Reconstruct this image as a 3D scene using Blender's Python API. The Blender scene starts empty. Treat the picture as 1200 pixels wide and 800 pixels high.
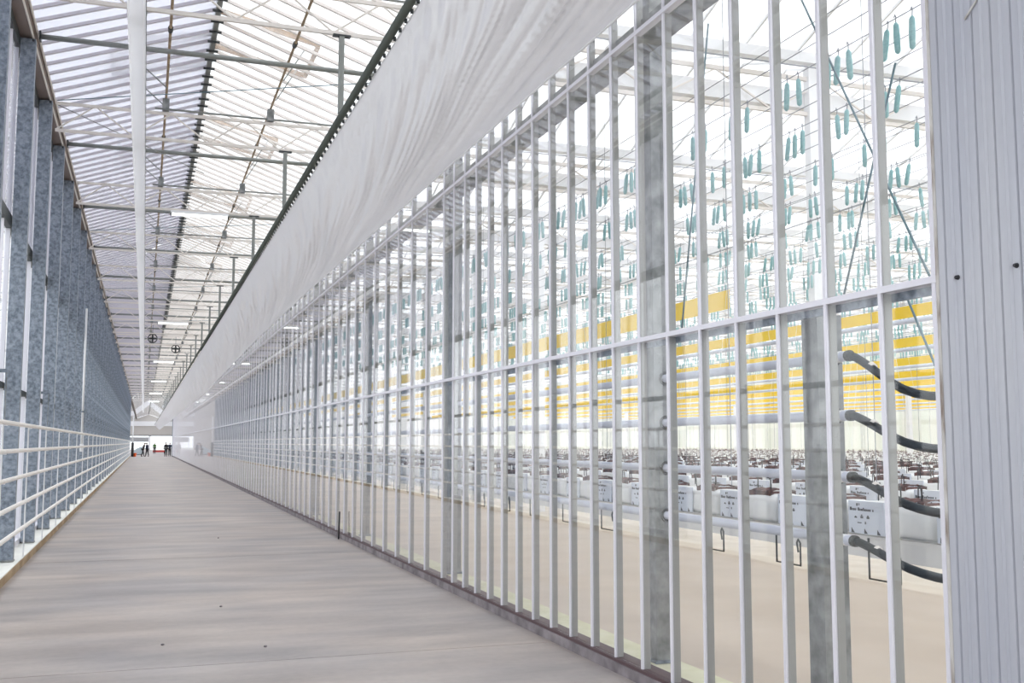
import bpy, math, random
from mathutils import Vector, Matrix, noise
random.seed(7)
K = 0.786                      # measured units -> metres
SC = bpy.context.scene
COL = SC.collection

# ------------------------------------------------------------------ helpers
class MB:
    def __init__(s): s.v = []; s.f = []
    def quad(s, a, b, c, d):
        n = len(s.v); s.v += [a, b, c, d]; s.f.append((n, n+1, n+2, n+3)); return s
    def box(s, x0, x1, y0, y1, z0, z1):
        n = len(s.v)
        s.v += [(x0,y0,z0),(x1,y0,z0),(x1,y1,z0),(x0,y1,z0),(x0,y0,z1),(x1,y0,z1),(x1,y1,z1),(x0,y1,z1)]
        s.f += [(n+3,n+2,n+1,n),(n+4,n+5,n+6,n+7),(n,n+1,n+5,n+4),(n+1,n+2,n+6,n+5),(n+2,n+3,n+7,n+6),(n+3,n,n+4,n+7)]
        return s
    def bar(s, a, b, w, h=None, up=(0,0,1)):
        """rectangular bar from a to b, w across, h along up"""
        h = w if h is None else h
        a = Vector(a); b = Vector(b); d = (b-a).normalized(); u = Vector(up)
        r = d.cross(u)
        if r.length < 1e-4: r = d.cross(Vector((0,1,0)))
        r.normalize(); u = r.cross(d)
        n = len(s.v)
        for p in (a, b):
            for (i, j) in ((-1,-1),(1,-1),(1,1),(-1,1)):
                s.v.append(tuple(p + r*(i*w/2) + u*(j*h/2)))
        s.f += [(n+3,n+2,n+1,n),(n+4,n+5,n+6,n+7)]
        for i in range(4):
            j = (i+1) % 4; s.f.append((n+i, n+j, n+4+j, n+4+i))
        return s
    def tube(s, pts, r, n=8, caps=True):
        pts = [Vector(p) for p in pts]; rr = r if isinstance(r, (list, tuple)) else [r]*len(pts)
        b0 = len(s.v); prev = None
        for i, p in enumerate(pts):
            d = (pts[min(i+1, len(pts)-1)] - pts[max(i-1, 0)]).normalized()
            if prev is None:
                u = d.orthogonal().normalized()
            else:
                u = (prev - d*prev.dot(d)).normalized()
            prev = u; w = d.cross(u)
            for k in range(n):
                a = 2*math.pi*k/n
                s.v.append(tuple(p + (u*math.cos(a) + w*math.sin(a))*rr[i]))
        for i in range(len(pts)-1):
            for k in range(n):
                k2 = (k+1) % n
                s.f.append((b0+i*n+k, b0+i*n+k2, b0+(i+1)*n+k2, b0+(i+1)*n+k))
        if caps:
            s.f.append(tuple(b0+k for k in reversed(range(n))))
            s.f.append(tuple(b0+(len(pts)-1)*n+k for k in range(n)))
        return s
    def grid(s, fn, nu, nv):
        b0 = len(s.v)
        for i in range(nu+1):
            for j in range(nv+1): s.v.append(tuple(fn(i/nu, j/nv)))
        for i in range(nu):
            for j in range(nv):
                a = b0+i*(nv+1)+j; s.f.append((a, a+nv+1, a+nv+2, a+1))
        return s
    def prism(s, prof, y0, y1):
        """closed x,z profile extruded along y"""
        n = len(prof); b = len(s.v)
        s.v += [(x,y0,z) for x, z in prof] + [(x,y1,z) for x, z in prof]
        s.f += [tuple(b+i for i in range(n)), tuple(b+n+i for i in reversed(range(n)))]
        for i in range(n):
            j = (i+1) % n; s.f.append((b+i, b+n+i, b+n+j, b+j))
        return s
    def ball(s, c, r, sx=1, sy=1, sz=1, nu=10, nv=7):
        b = len(s.v); c = Vector(c)
        for i in range(nv+1):
            t = math.pi*i/nv
            for k in range(nu):
                a = 2*math.pi*k/nu
                s.v.append((c.x+r*sx*math.sin(t)*math.cos(a), c.y+r*sy*math.sin(t)*math.sin(a), c.z+r*sz*math.cos(t)))
        for i in range(nv):
            for k in range(nu):
                k2 = (k+1) % nu
                s.f.append((b+i*nu+k, b+(i+1)*nu+k, b+(i+1)*nu+k2, b+i*nu+k2))
        return s
    def build(s, name, mat, parent=None, smooth=False, base=None):
        o0 = Vector(BASE.get(parent.name, (0,0,0))) if parent else Vector(base or (0,0,0))
        me = bpy.data.meshes.new(name)
        me.from_pydata([tuple((Vector(p)-o0)*K) for p in s.v], [], s.f)
        me.validate(); me.update()
        if smooth:
            me.polygons.foreach_set('use_smooth', [True]*len(me.polygons))
        o = bpy.data.objects.new(name, me); COL.objects.link(o)
        if mat: me.materials.append(mat)
        if parent: o.parent = parent
        else: o.location = o0*K
        BASE[o.name] = tuple(o0)
        return o
BASE = {}
def tag(o, label=None, cat=None, group=None, kind=None):
    if label: o['label'] = label
    if cat: o['category'] = cat
    if group: o['group'] = group
    if kind or (label and cat): o['kind'] = kind or 'thing'
    return o
def empty(name, loc, label=None, cat=None, group=None, kind=None):
    o = bpy.data.objects.new(name, None); COL.objects.link(o)
    o.location = Vector(loc)*K; BASE[o.name] = tuple(loc); o.empty_display_size = .1
    return tag(o, label, cat, group, kind)
def copy_tree(o, loc=None, label=None, group=None, parent=None, skip=()):
    c = o.copy(); COL.objects.link(c)
    if parent: c.parent = parent
    if loc is not None: c.location = Vector(loc)*K
    if label: c['label'] = label
    if group: c['group'] = group
    for ch in list(o.children):
        if ch.name.split('.')[0] in skip: continue
        copy_tree(ch, parent=c)
    return c
ONES = ['','first','second','third','fourth','fifth','sixth','seventh','eighth','ninth','tenth','eleventh','twelfth','thirteenth','fourteenth',
        'fifteenth','sixteenth','seventeenth','eighteenth','nineteenth']
TENS = {2:('twentieth','twenty'),3:('thirtieth','thirty'),4:('fortieth','forty'),5:('fiftieth','fifty')}
def nth(i):
    if i < 20: return ONES[i]
    t, u = divmod(i, 10)
    return TENS[t][0] if u == 0 else TENS[t][1]+'-'+ONES[u]

# ------------------------------------------------------------------ materials
def mat(name, col, rough=.5, metal=0., noise_scale=None, col2=None, bump=0., stretch=(1,1,1), detail=4., spec=.5, contrast=(.35,.65)):
    m = bpy.data.materials.new(name); m.use_nodes = True
    nt = m.node_tree; b = nt.nodes['Principled BSDF']
    b.inputs['Base Color'].default_value = (*col, 1); b.inputs['Roughness'].default_value = rough
    b.inputs['Metallic'].default_value = metal; b.inputs['Specular IOR Level'].default_value = spec
    if noise_scale:
        tc = nt.nodes.new('ShaderNodeTexCoord'); mp = nt.nodes.new('ShaderNodeMapping')
        mp.inputs['Scale'].default_value = stretch
        nz = nt.nodes.new('ShaderNodeTexNoise'); nz.inputs['Scale'].default_value = noise_scale; nz.inputs['Detail'].default_value = detail
        nt.links.new(tc.outputs['Object'], mp.inputs[0]); nt.links.new(mp.outputs[0], nz.inputs['Vector'])
        cr = nt.nodes.new('ShaderNodeValToRGB')
        cr.color_ramp.elements[0].position = contrast[0]; cr.color_ramp.elements[1].position = contrast[1]
        cr.color_ramp.elements[0].color = (*col, 1); cr.color_ramp.elements[1].color = (*(col2 or col), 1)
        nt.links.new(nz.outputs['Fac'], cr.inputs[0]); nt.links.new(cr.outputs[0], b.inputs['Base Color'])
        if bump:
            bp = nt.nodes.new('ShaderNodeBump'); bp.inputs['Strength'].default_value = bump; bp.inputs['Distance'].default_value = .02
            nt.links.new(nz.outputs['Fac'], bp.inputs['Height']); nt.links.new(bp.outputs[0], b.inputs['Normal'])
    return m
def glass_mat(name, tint=(1,1,1), f0=.032, body=0., body_col=(.9,.9,.9), power=5., rough=0.02):
    """clear sheet: transparent + mirror by angle, optionally part translucent body"""
    m = bpy.data.materials.new(name); m.use_nodes = True; nt = m.node_tree; nt.nodes.clear()
    out = nt.nodes.new('ShaderNodeOutputMaterial')
    tr = nt.nodes.new('ShaderNodeBsdfTransparent'); tr.inputs[0].default_value = (*tint, 1)
    base = tr.outputs[0]
    if body > 0:
        df = nt.nodes.new('ShaderNodeBsdfDiffuse'); df.inputs[0].default_value = (*body_col, 1)
        tl = nt.nodes.new('ShaderNodeBsdfTranslucent'); tl.inputs[0].default_value = (*body_col, 1)
        m1 = nt.nodes.new('ShaderNodeMixShader'); m1.inputs[0].default_value = .5
        nt.links.new(df.outputs[0], m1.inputs[1]); nt.links.new(tl.outputs[0], m1.inputs[2])
        m2 = nt.nodes.new('ShaderNodeMixShader'); m2.inputs[0].default_value = body
        nt.links.new(base, m2.inputs[1]); nt.links.new(m1.outputs[0], m2.inputs[2]); base = m2.outputs[0]
    gl = nt.nodes.new('ShaderNodeBsdfGlossy'); gl.inputs['Roughness'].default_value = rough; gl.inputs[0].default_value = (1,1,1,1)
    lw = nt.nodes.new('ShaderNodeLayerWeight'); lw.inputs['Blend'].default_value = .5
    pw = nt.nodes.new('ShaderNodeMath'); pw.operation = 'POWER'; pw.inputs[1].default_value = power
    mu = nt.nodes.new('ShaderNodeMath'); mu.operation = 'MULTIPLY_ADD'; mu.inputs[1].default_value = 1-f0; mu.inputs[2].default_value = f0
    nt.links.new(lw.outputs['Facing'], pw.inputs[0]); nt.links.new(pw.outputs[0], mu.inputs[0])
    mx = nt.nodes.new('ShaderNodeMixShader')
    nt.links.new(mu.outputs[0], mx.inputs[0]); nt.links.new(base, mx.inputs[1]); nt.links.new(gl.outputs[0], mx.inputs[2])
    nt.links.new(mx.outputs[0], out.inputs[0])
    return m
def film_mat():
    m = bpy.data.materials.new('white_film'); m.use_nodes = True; nt = m.node_tree; nt.nodes.clear()
    out = nt.nodes.new('ShaderNodeOutputMaterial')
    tc = nt.nodes.new('ShaderNodeTexCoord'); mp = nt.nodes.new('ShaderNodeMapping')
    mp.inputs['Rotation'].default_value = (0, 0, math.radians(5)); mp.inputs['Scale'].default_value = (5, 2.2, 5)
    nz = nt.nodes.new('ShaderNodeTexNoise'); nz.inputs['Scale'].default_value = 1.2; nz.inputs['Detail'].default_value = 5
    nt.links.new(tc.outputs['Object'], mp.inputs[0]); nt.links.new(mp.outputs[0], nz.inputs['Vector'])
    bp = nt.nodes.new('ShaderNodeBump'); bp.inputs['Strength'].default_value = .35; bp.inputs['Distance'].default_value = .03
    nt.links.new(nz.outputs['Fac'], bp.inputs['Height'])
    df = nt.nodes.new('ShaderNodeBsdfDiffuse'); df.inputs[0].default_value = (.95,.94,.955,1)
    tl = nt.nodes.new('ShaderNodeBsdfTranslucent'); tl.inputs[0].default_value = (.95,.94,.955,1)
    gl = nt.nodes.new('ShaderNodeBsdfGlossy'); gl.inputs['Roughness'].default_value = .12
    for n in (df, tl, gl): nt.links.new(bp.outputs[0], n.inputs['Normal'])
    a = nt.nodes.new('ShaderNodeMixShader'); a.inputs[0].default_value = .6
    nt.links.new(df.outputs[0], a.inputs[1]); nt.links.new(tl.outputs[0], a.inputs[2])
    b = nt.nodes.new('ShaderNodeMixShader'); b.inputs[0].default_value = .30
    nt.links.new(a.outputs[0], b.inputs[1]); nt.links.new(gl.outputs[0], b.inputs[2])
    nt.links.new(b.outputs[0], out.inputs[0]); return m
def floor_mat():
    m = bpy.data.materials.new('brushed_concrete'); m.use_nodes = True; nt = m.node_tree; b = nt.nodes['Principled BSDF']
    tc = nt.nodes.new('ShaderNodeTexCoord')
    def nz(scale, st, det):
        mp = nt.nodes.new('ShaderNodeMapping'); mp.inputs['Scale'].default_value = st
        n = nt.nodes.new('ShaderNodeTexNoise'); n.inputs['Scale'].default_value = scale; n.inputs['Detail'].default_value = det
        nt.links.new(tc.outputs['Object'], mp.inputs[0]); nt.links.new(mp.outputs[0], n.inputs['Vector']); return n
    a = nz(1.0, (.6, 1.9, 1), 8); c = nz(.55, (.8, 1.2, 1), 6); d = nz(14, (1, 1, 1), 3)
    r1 = nt.nodes.new('ShaderNodeValToRGB'); e = r1.color_ramp.elements
    e[0].position = .33; e[0].color = (.38,.335,.31,1); e[1].position = .68; e[1].color = (.56,.495,.45,1)
    r2 = nt.nodes.new('ShaderNodeValToRGB'); e = r2.color_ramp.elements
    e[0].position = .35; e[0].color = (.76,.78,.82,1); e[1].position = .65; e[1].color = (1,.97,.94,1)
    r3 = nt.nodes.new('ShaderNodeValToRGB'); e = r3.color_ramp.elements
    e[0].position = .3; e[0].color = (.93,.93,.93,1); e[1].position = .6; e[1].color = (1,1,1,1)
    nt.links.new(a.outputs['Fac'], r1.inputs[0]); nt.links.new(c.outputs['Fac'], r2.inputs[0]); nt.links.new(d.outputs['Fac'], r3.inputs[0])
    m1 = nt.nodes.new('ShaderNodeMixRGB'); m1.blend_type = 'MULTIPLY'; m1.inputs[0].default_value = 1
    m2 = nt.nodes.new('ShaderNodeMixRGB'); m2.blend_type = 'MULTIPLY'; m2.inputs[0].default_value = 1
    nt.links.new(r1.outputs[0], m1.inputs[1]); nt.links.new(r2.outputs[0], m1.inputs[2])
    nt.links.new(m1.outputs[0], m2.inputs[1]); nt.links.new(r3.outputs[0], m2.inputs[2])
    nt.links.new(m2.outputs[0], b.inputs['Base Color'])
    b.inputs['Roughness'].default_value = .42; b.inputs['Specular IOR Level'].default_value = .4
    bp = nt.nodes.new('ShaderNodeBump'); bp.inputs['Strength'].default_value = .12; bp.inputs['Distance'].default_value = .01
    nt.links.new(a.outputs['Fac'], bp.inputs['Height']); nt.links.new(bp.outputs[0], b.inputs['Normal'])
    return m
def emit_mat(name, col, s):
    m = bpy.data.materials.new(name); m.use_nodes = True; nt = m.node_tree; nt.nodes.clear()
    out = nt.nodes.new('ShaderNodeOutputMaterial'); e = nt.nodes.new('ShaderNodeEmission')
    e.inputs[0].default_value = (*col, 1); e.inputs[1].default_value = s; nt.links.new(e.outputs[0], out.inputs[0]); return m

def duct_mat():
    m = bpy.data.materials.new('white_duct_sheet'); m.use_nodes = True; nt = m.node_tree; nt.nodes.clear()
    out = nt.nodes.new('ShaderNodeOutputMaterial'); a = nt.nodes.new('ShaderNodeBsdfDiffuse'); b = nt.nodes.new('ShaderNodeBsdfTranslucent'); x = nt.nodes.new('ShaderNodeMixShader')
    a.inputs[0].default_value = b.inputs[0].default_value = (.98,.975,.96,1); x.inputs[0].default_value = .72
    nt.links.new(a.outputs[0], x.inputs[1]); nt.links.new(b.outputs[0], x.inputs[2]); nt.links.new(x.outputs[0], out.inputs[0]); return m
M = dict(
    galv=mat('galvanised_steel', (.12,.145,.18), .45, .35, 22, (.30,.34,.40), .05, detail=7., contrast=(.32,.68)),
    galv2=mat('galvanised_steel_pale', (.13,.14,.14), .5, .2, 9, (.33,.34,.34), .05, contrast=(.3,.7)),
    alu=mat('pale_aluminium', (.75,.735,.79), .4, .1), backwall=mat('pale_green_white_wall', (.74,.78,.70), .6, 0, .6, (.82,.83,.78), 0, (1,3,.2)), fin=mat('grey_aluminium_fin', (.31,.31,.295), .5, .1),
    ductfilm=duct_mat(), brownweb=mat('brown_gutter_side', (.22,.17,.15), .6),
    cream=mat('cream_painted_steel', (.74,.69,.64), .45),
    white=mat('white_painted_steel', (.82,.82,.83), .4),
    pipewhite=mat('white_pipe_paint', (.86,.80,.76), .4, 0, 6, (.90,.86,.82)),
    greypipe=mat('blue_grey_pipe_paint', (.60,.63,.72), .35, 0, 5, (.68,.70,.78)),
    dark=mat('dark_steel', (.035,.04,.04), .5),
    greentube=mat('dark_green_grey_tube', (.09,.105,.09), .4, .3),
    tie=mat('grey_tie_steel', (.24,.25,.235), .45, .3),
    rust=mat('brown_steel_shaft', (.28,.20,.13), .5, .2, 6, (.42,.33,.22)),
    timber=mat('weathered_timber', (.30,.20,.11), .8, 0, 5, (.50,.37,.23), .2, (1,.3,1)),
    vent=mat('vent_frame_wood', (.22,.11,.03), .7, 0, 4, (.36,.20,.08)),
    ledge=mat('white_sill_paint', (.80,.80,.76), .6, 0, 3, (.86,.86,.80)),
    curb=mat('stained_concrete_curb', (.13,.11,.12), .85, 0, 5, (.30,.27,.28), .4, contrast=(.3,.7)),
    sill=mat('dark_red_sill', (.09,.05,.055), .6),
    moss=mat('pale_green_concrete', (.70,.68,.47), .8, 0, 4, (.80,.78,.60)),
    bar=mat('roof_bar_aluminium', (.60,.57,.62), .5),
    barlit=mat('roof_bar_lit', (.86,.80,.75), .5),  # same roof bars, lightened in colour to look backlit on the right slope
    panel=mat('sandwich_panel_paint', (.43,.44,.49), .38, .1, 2.5, (.47,.475,.51), 0, (1,1,.3)),
    oldedge=mat('aged_sealant', (.20,.15,.12), .8, 0, 14, (.55,.53,.50), .2, (1,1,.3), contrast=(.3,.55)),
    film=film_mat(),
    floor=floor_mat(),
    groundfilm=mat('cream_ground_film', (.56,.455,.355), .33, 0, .8, (.62,.515,.415), .35, (1,1,1), 6),
    cropfloor=mat('white_ground_cloth', (.70,.62,.52), .7, 0, 2, (.78,.70,.60)),
    earth=mat('pale_outdoor_paving', (.55,.54,.50), .9, 0, .3, (.66,.65,.62)),
    teal=mat('teal_twine', (.25,.46,.47), .7, 0, 40, (.34,.55,.55), .3, (1,1,4)),
    wire=mat('galvanised_wire', (.30,.31,.33), .4, .4),
    cable=mat('teal_grey_cable', (.16,.24,.27), .5, .2),
    twine=mat('white_twine', (.74,.76,.74), .8),
    yellow=mat('yellow_sticky_ribbon', (.92,.60,.02), .45, 0, 1.5, (.95,.66,.04), 0, (1,.5,1)),
    slab=mat('white_slab_film', (.76,.77,.77), .4, 0, 5, (.84,.84,.83), .35),
    sleeve=mat('pale_blue_slab_film', (.60,.64,.73), .4, 0, 6, (.66,.70,.78), .2),
    coir=mat('dark_red_coir', (.06,.03,.028), .95, 0, 16, (.16,.08,.07), .6),
    ink=mat('dark_ink', (.05,.055,.07), .6),
    hose=mat('black_rubber_hose', (.012,.018,.024), .6, spec=.25),
    gutter=mat('white_gutter_steel', (.72,.71,.70), .4),
    black=mat('black_plastic', (.015,.015,.018), .5),
    glass=glass_mat('clear_glass'),
    roofglass=glass_mat('clear_roof_glass', (1,1,1), .03, .12, (.95,.95,.95)),
    dimopal=glass_mat('dim_opal_panel', (.97,.97,1), .03, .62, (.80,.80,.84)),  # greyer body puts the left roof slope's weaker light into the pane colour
    sideglass=glass_mat('side_glass', (.97,.98,1), .05, .10, (.9,.9,.95)),
    tube=emit_mat('lit_fluorescent_tube', (.93,1,.98), 4.),
    skin=mat('skin', (.50,.32,.24), .6), cloth=mat('black_clothing', (.02,.02,.025), .85), navy=mat('dark_blue_clothing', (.03,.035,.07), .85),
    hivis=mat('green_workwear', (.06,.14,.03), .85), hair=mat('dark_hair', (.03,.02,.015), .7),
    orange=mat('orange_plastic', (.80,.12,.02), .45), red=mat('red_paint', (.55,.06,.05), .5),
    wrap=mat('pale_blue_wrap', (.58,.68,.74), .35), shutter=mat('grey_shutter', (.36,.36,.37), .5),
    beige=mat('beige_wall_board', (.52,.49,.46), .7),
)

# ------------------------------------------------------------------ layout numbers (measured units)
HC = 2.1                       # eye height
XL, XR = -1.89, 4.13           # floor edges
XG = 4.2                       # glass wall plane
YE = 172.                      # where the corridor ends
YN = -6.
P = 7.06                       # frame spacing
TY = [16.1 + P*k for k in range(-2, 23)]       # lattice frames
TY = [y for y in TY if y < YE]
ZE = 9.3                       # eaves
XRD, ZRD = 1.1, 10.42          # ridge
EY = 330.                      # back of the hall beyond

# ------------------------------------------------------------------ ground, floor
tag(MB().box(-160, 220, -80, 480, -.35, -.06).build('ground', M['earth']), 'pale outdoor ground around the greenhouse', 'ground', kind='structure')
fl = empty('floor', (1, 0, 0), 'grey brown brushed concrete floor of the long corridor', 'floor', kind='structure')
g = MB()
joints = [-1.5, 10.6, 20.4, 31.5, 44., 58., 74., 92., 112., 134., YE]
ys = [YN] + joints
# slabs of the floor split by thin joints
for a, b in zip(ys[:-1], ys[1:]):
    g.box(XL-.02, XR+.03, a+.008, b-.008, -.05, 0)
g.build('slab', M['floor'], fl)
MB().box(XL-.02, XR+.03, YN, YE, -.055, -.012).build('joint', M['curb'], fl)
MB().box(-18, 24, YE, EY, -.05, -.001).build('hall_slab', M['floor'], fl)

# ------------------------------------------------------------------ left wall
wl = empty('wall_left', (-2.1, 0, 0), 'left glass wall behind the galvanised columns', 'wall', kind='structure')
MB().box(-2.34, -2.0, YN, YE, -.05, .115).build('sill', M['ledge'], wl)
MB().box(-2.0, -1.89, YN, YE, -.05, .12).build('timber_kerb', M['timber'], wl)
MB().box(-1.985, -1.905, YN, YE, .12, .135).build('kerb_cap', M['ledge'], wl)
MB().box(-2.36, -2.27, YN, YE, 5.78, 6.0).build('purlin', M['dark'], wl)
MB().box(-2.36, -2.28, YN, YE, 3.02, 3.12).build('mid_rail', M['dark'], wl)
MB().box(-2.36, -2.26, YN, YE, .115, .22).build('bottom_rail', M['alu'], wl)
pn = MB(); mu = []
yy = -5.
while yy < YE:
    mu.append(yy); yy += P/8
for i, y in enumerate(mu):
    if 12 < y and len([1 for q in mu[:i] if q > 12]) < 100:
        MB().box(-2.36, -2.29, y-.025, y+.025, .2, ZE-.12).build('mullion', M['alu'], wl)
rest = MB()
for i, y in enumerate(mu):
    if not (12 < y and len([1 for q in mu[:i] if q > 12]) < 100):
        rest.box(-2.36, -2.29, y-.025, y+.025, .2, ZE-.12)
tag(rest.build('far_mullion', M['alu'], wl), kind='stuff')
MB().box(-2.336, -2.33, YN, YE, .2, 5.79).build('lower_pane', M['glass'], wl)
MB().box(-2.336, -2.33, YN, YE, 5.99, 9.1).build('upper_pane', M['dimopal'], wl)
# eaves gutter
gt = MB().box(-2.36, -2.26, YN, EY, 9.0, 9.28).build('gutter_back', M['dark'], wl)
MB().prism([(-2.26,9.17),(-2.05,9.17),(-2.0,9.33),(-2.03,9.34),(-2.08,9.2),(-2.26,9.2)], YN, EY).build('gutter', M['brownweb'], wl)
MB().tube([(-2.05, YN, 9.165), (-2.05, EY, 9.165)], .02, 6).build('gutter_lip', M['cream'], wl)
MB().tube([(-1.99, YN, 9.28), (-1.99, EY, 9.28)], .022, 6).build('gutter_pipe', M['cream'], wl)

# columns (galvanised box columns)
ci = 0
colY = [16.1 + P/2*k for k in range(-5, 45)]
vis = 0
c0 = None
for y in colY:
    if y > YE or y < -1: continue
    if y > 15: vis += 1
    lab = ('tall galvanised steel column, %s from the camera end of the left row' % nth(vis)) if y > 15 else 'galvanised steel column of the left row, outside the picture beside the camera'
    if c0 is None:
        c0 = empty('steel_column', (-2.12, y, .125), lab, 'column', 'galvanised columns along the left wall')
        b = MB()
        x0, x1 = -2.25, -2.005
        b.prism([(x0,.125),(x1,.125),(x1,9.13),(x0,9.13)], y-.09, y+.09)
        b.build('shaft', M['galv'], c0)
        MB().box(x0-.003, x1+.012, y-.102, y+.102, .125, .148).build('base_plate', M['galv2'], c0)
        MB().tube([(x1-.04, y-.1, 9.10), (x1-.04, y+.1, 9.10)], .022, 8).build('head_bolt', M['dark'], c0)
    else:
        copy_tree(c0, (-2.12, y, .125), lab)

# heating pipes in front of the left wall (white rail pipes)
rk = empty('heating_pipe_rack', (-1.85, 0, .3), 'rack of five white heating pipes running low along the left wall', 'pipe rack')
ZP = [.70, 1.12, 1.555, 1.975, 2.385]
for z in ZP:
    MB().tube([(-1.85, YN, z), (-1.85, YE-1, z)], .034, 10).build('pipe', M['pipewhite'], rk, True)
hy = [16.55 + 3.53*k*1.0 for k in range(-4, 43)]
for i, y in enumerate(hy):
    if y > YE-2 or y < -2: continue
    c = MB().tube([(-1.90, y, .13), (-1.90, y, 2.40)], .013, 6)
    for z in ZP: c.box(-1.905, -1.84, y-.016, y+.016, z-.046, z-.033)
    c.build('hanger_rod', M['white'], rk)
    if i % 2 == 0:
        ch = MB()
        for k in range(14):
            z = 2.42 + k*.05
            if k % 2: ch.box(-1.893, -1.877, y-.004, y+.004, z, z+.06)
            else: ch.box(-1.889, -1.881, y-.009, y+.009, z, z+.06)
        ch.build('chain', M['galv2'], rk)
        MB().box(-2.03, -1.86, y-.03, y+.03, 3.1, 3.15).build('wall_bracket', M['galv'], rk)
# conduit pipe down the left wall, near the middle
MB().tube([(-1.96, 37.9, 2.0), (-1.96, 37.9, 6.6)], .035, 8).tube([(-1.95, 37.9, 1.8), (-1.95, 37.9, 2.05)], .06, 8).build('downpipe', M['white'], None, True, (-1.96,37.9,1.8))
tag(bpy.data.objects['downpipe'], 'slim white conduit standing against the left columns above the pipe rack', 'pipe')

# ------------------------------------------------------------------ corridor roof
rf = empty('ceiling', (1, 0, ZE), 'gabled glass roof over the corridor', 'ceiling', kind='structure')
def slope_pt(side, t, y, dz=0):
    if side < 0: return (-2.08 + (XRD+2.08)*t, y, ZE + (ZRD-ZE)*t + dz)
    return (4.28 + (XRD-4.28)*t, y, ZE + (ZRD-ZE)*t + dz)
for side, m in ((-1, M['dimopal']), (1, M['roofglass'])):
    b = MB()
    a0, a1 = slope_pt(side, 0, 0), slope_pt(side, 1, 0)
    b.prism([(a0[0],a0[2]+.05),(a1[0],a1[2]+.05),(a1[0],a1[2]+.062),(a0[0],a0[2]+.062)], YN, EY)
    b.build('roof_pane', m, rf)
    r2 = MB(); n = 0; y = -5.
    while y < YE:
        a, c = slope_pt(side, .0, y), slope_pt(side, .995, y)
        if y > 13 and n < 50:
            n += 1
            MB().bar(a, c, .062, .055).build('glazing_bar', M['bar'] if side < 0 else M['barlit'], rf)
        else: r2.bar(a, c, .062, .055)
        y += .55
    tag(r2.build('far_glazing_bar', M['bar'] if side < 0 else M['barlit'], rf), kind='stuff')
MB().box(XRD-.05, XRD+.05, YN, EY, ZRD-.06, ZRD+.09).build('ridge', M['tie'], rf)
b = MB(); y = 13.
while y < 80:
    b.bar((XRD-.12, y, ZRD-.10), (XRD+.12, y, ZRD-.10), .026, .045); y += .55
tag(b.build('ridge_clip', M['dark'], rf), kind='stuff')
MB().prism([(4.22,9.12),(4.46,9.12),(4.46,9.34),(4.22,9.34)], YN, EY).build('eaves_gutter', M['white'], rf)

# lattice trusses
t0 = None; n = 0
def make_truss(y, lab):
    t = empty('lattice_truss', (1.1, y, 8.55), lab, 'roof truss', 'cream lattice trusses across the corridor')
    MB().bar((-1.94, y, 9.12), (4.15, y, 9.12), .055, .06).build('top_chord', M['cream'], t)
    MB().bar((-1.94, y, 8.55), (4.15, y, 8.55), .055, .06).build('bottom_chord', M['cream'], t)
    xs = [-1.94 + 6.09*i/8 for i in range(9)]
    for i in range(8):
        za, zb = (8.57, 9.11) if i % 2 == 0 else (9.11, 8.57)
        MB().tube([(xs[i]+.02, y, za), (xs[i+1]-.02, y, zb)], .017, 6).build('diagonal', M['cream'], t)
    MB().box(2.72, 2.80, y-.04, y+.04, 7.26, 8.53).build('post', M['tie'], t)
    MB().box(2.62, 2.90, y-.045, y+.045, 8.50, 8.53).build('post_head', M['dark'], t)
    for x in (.22, 2.42):
        MB().box(x-.07, x+.07, y-.12, y+.12, 9.17, 9.42).build('gearbox', M['galv2'], t)
    MB().tube([(.0, y-.0, 9.22), (4.0, y-.0, 9.22)], .022, 6).build('rack_rod', M['tie'], t)
    return t
for y in TY:
    n += 1
    lab = 'cream lattice roof truss with gearboxes on top, %s from the camera end' % nth(n)
    if t0 is None: t0 = make_truss(y, lab)
    else: copy_tree(t0, (1.1, y, 8.55), lab)
e0 = None; n = 0
for y in TY:
    yt = y + P/2; n += 1
    lab = 'plain grey tie beam between two trusses, %s from the camera end' % nth(n)
    if e0 is None:
        e0 = MB().tube([(-1.95, yt, 9.22), (4.15, yt, 9.22)], .05, 8).build('tie_beam', M['tie'], None, True, (1.1, yt, 9.22))
        tag(e0, lab, 'beam', 'grey tie beams across the corridor')
        MB().box(-1.96, -1.93, yt-.08, yt+.08, 9.14, 9.30).build('end_plate', M['dark'], e0)
    else: copy_tree(e0, (1.1, yt, 9.22), lab)
# vent drive shafts
for x, lab in ((.22, 'brown vent drive shaft running just right of the white duct'), (2.42, 'brown vent drive shaft running under the right roof slope')):
    s_ = MB().tube([(x, 6, 9.455), (x, YE, 9.455)], .026, 8).build('drive_shaft', M['rust'], None, True, (x, 6, 9.455))
    tag(s_, lab, 'shaft', 'vent drive shafts under the roof')
    b = MB()
    for k in range(24):
        b.tube([(x, 12+P*k, 9.455), (x, 12.18+P*k, 9.455)], .045, 8)
    b.build('coupling', M['dark'], s_)
# white flat duct hanging along the corridor
dk = empty('air_duct', (-.28, 0, 8.3), 'long white duct hanging lengthwise under the roof trusses', 'duct')
pf = [(-.43,8.47),(-.43,8.40),(-.40,8.345),(-.20,8.345),(-.17,8.40),(-.17,8.47)]
b = MB()
for (x0, z0), (x1, z1) in zip(pf[:-1], pf[1:]): b.quad((x0,YN,z0), (x1,YN,z1), (x1,YE+60,z1), (x0,YE+60,z0))
b.build('casing', M['ductfilm'], dk)
b = MB()
for y in TY: b.box(-.44, -.155, y-.02, y+.02, 8.455, 8.515)
b.build('hanger', M['galv2'], dk)
MB().box(-.168, -.16, YN, YE+60, 8.37, 8.48).build('dark_edge', M['greentube'], dk)

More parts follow.
